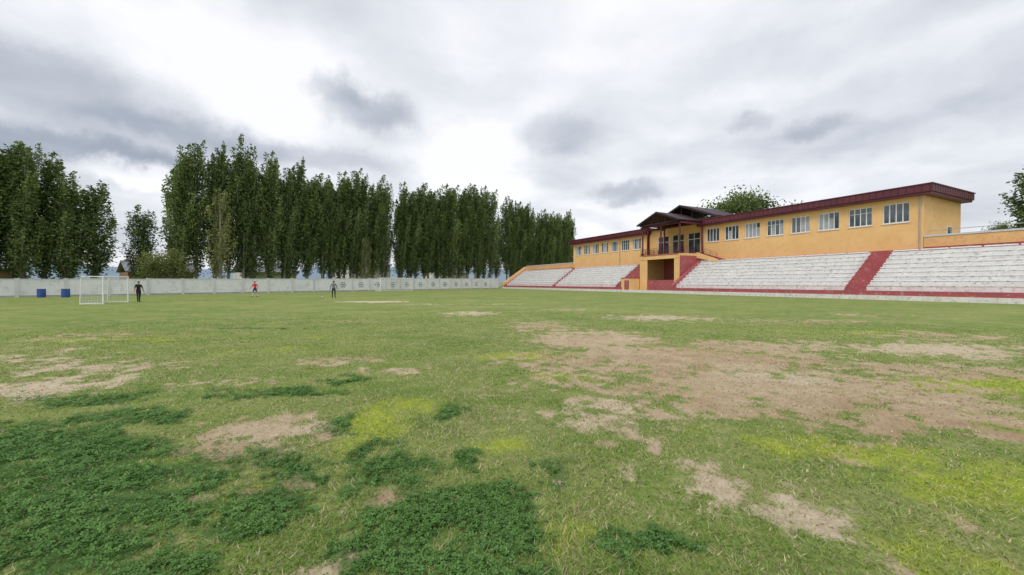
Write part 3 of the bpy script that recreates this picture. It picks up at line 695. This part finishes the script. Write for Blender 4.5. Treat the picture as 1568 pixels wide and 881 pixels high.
def wn(vec,sc,det,ro,dist=0,off=(0,0,0),col=False):
    mp=N.new('ShaderNodeMapping'); mp.inputs['Location'].default_value=off; L.new(vec,mp.inputs['Vector'])
    n=N.new('ShaderNodeTexNoise'); n.inputs['Scale'].default_value=sc;n.inputs['Detail'].default_value=det;n.inputs['Roughness'].default_value=ro;n.inputs['Distortion'].default_value=dist
    L.new(mp.outputs[0],n.inputs['Vector']); return n.outputs['Color' if col else 'Fac']
n1=wn(cb.outputs[0],.55,6,.52,.35,(3.1,7.7,0)); n2=wn(cb.outputs[0],1.7,6,.52,.3,(1.3,2.2,4))
val=wm('ADD',wm('MULTIPLY',wm('SUBTRACT',n1,.5),.95),wm('MULTIPLY',wm('SUBTRACT',n2,.5),.85)); val=wm('ADD',val,.80)
warp=vm('SCALE',vm('SUBTRACT',wn(tc.outputs['Generated'],6,6,.62,0,(0,0,0),True),(.5,.5,.5)).outputs[0],None,.13)
wd=vm('ADD',tc.outputs['Generated'],warp.outputs[0]).outputs[0]
def blob(x,z,wx,wz,amt):
    global val
    v=Vector((x,1,z)).normalized()
    k=1/math.sqrt(1+x*x+z*z)
    dd=vm('SUBTRACT',wd,tuple(v)).outputs[0]; ms=vm('MULTIPLY',dd,(1/(wx*k),.6/(wx*k),1/(wz*k))).outputs[0]
    ln=vm('LENGTH',ms); q=wm('MULTIPLY',ln.outputs['Value'],ln.outputs['Value']); g=wm('POWER',2.718,wm('MULTIPLY',wm('MULTIPLY',q,q),-1.0))
    val=wm('ADD',val,wm('MULTIPLY',g,amt))
for bl in ((-.36,.43,.12,.05,-.50),(-.44,.47,.08,.03,-.2),(-1.2,.50,.28,.10,-.25),(-1.0,.30,.30,.05,-.50),(-.75,.36,.2,.04,-.2),(.75,.34,.50,.05,-.16),(1.1,.50,.45,.08,-.18),(.28,.21,.08,.025,-.40),(.12,.36,.09,.045,-.25),
           (.75,.38,.06,.03,-.2),(.58,.40,.05,.025,-.25),(-.7,.56,.4,.12,.22),(-.12,.28,.16,.10,.30),(-.92,.265,.12,.028,.65),(.5,.14,.7,.07,.15),(.2,.5,.35,.2,.10),(1.1,.18,.3,.05,-.15),(-.5,.32,.25,.03,-.25),(.9,.62,.5,.06,-.15)):
    blob(*bl)
rp=N.new('ShaderNodeValToRGB'); els=rp.color_ramp.elements
els[0].position=0;els[0].color=(.24,.285,.35,1);els[1].position=1;els[1].color=(.93,.935,.96,1)
for p,c in ((.3,(.40,.44,.51,1)),(.55,(.57,.60,.66,1)),(.78,(.74,.76,.81,1))):
    e_=els.new(p);e_.color=c
L.new(val,rp.inputs['Fac'])
bg2=N.new('ShaderNodeBackground'); bg2.inputs['Strength'].default_value=1.12; L.new(rp.outputs['Color'],bg2.inputs['Color'])
mx=N.new('ShaderNodeMixShader'); mx.inputs[0].default_value=.93; L.new(bg.outputs[0],mx.inputs[1]);L.new(bg2.outputs[0],mx.inputs[2]);L.new(mx.outputs[0],out.inputs['Surface'])
sl=bpy.data.lights.new('sun','SUN'); sl.energy=1.5; sl.angle=math.radians(20); sl.color=(1,.96,.9)
so=bpy.data.objects.new('sun',sl); COL.objects.link(so)
az=math.radians(SR); sd=Vector((math.sin(az)*math.cos(math.radians(SE)),math.cos(az)*math.cos(math.radians(SE)),math.sin(math.radians(SE))))
so.rotation_euler=sd.to_track_quat('Z','Y').to_euler()
cam=bpy.data.cameras.new('camera'); co=bpy.data.objects.new('camera',cam); COL.objects.link(co); S.camera=co
cam.sensor_width=36; cam.lens=36*620/1568; cam.clip_end=8000; cam.clip_start=.05
co.location=(0,0,1.6); co.rotation_euler=(math.radians(90-.69),0,0)
S.view_settings.view_transform='Standard'; S.view_settings.look='None'; S.view_settings.exposure=0
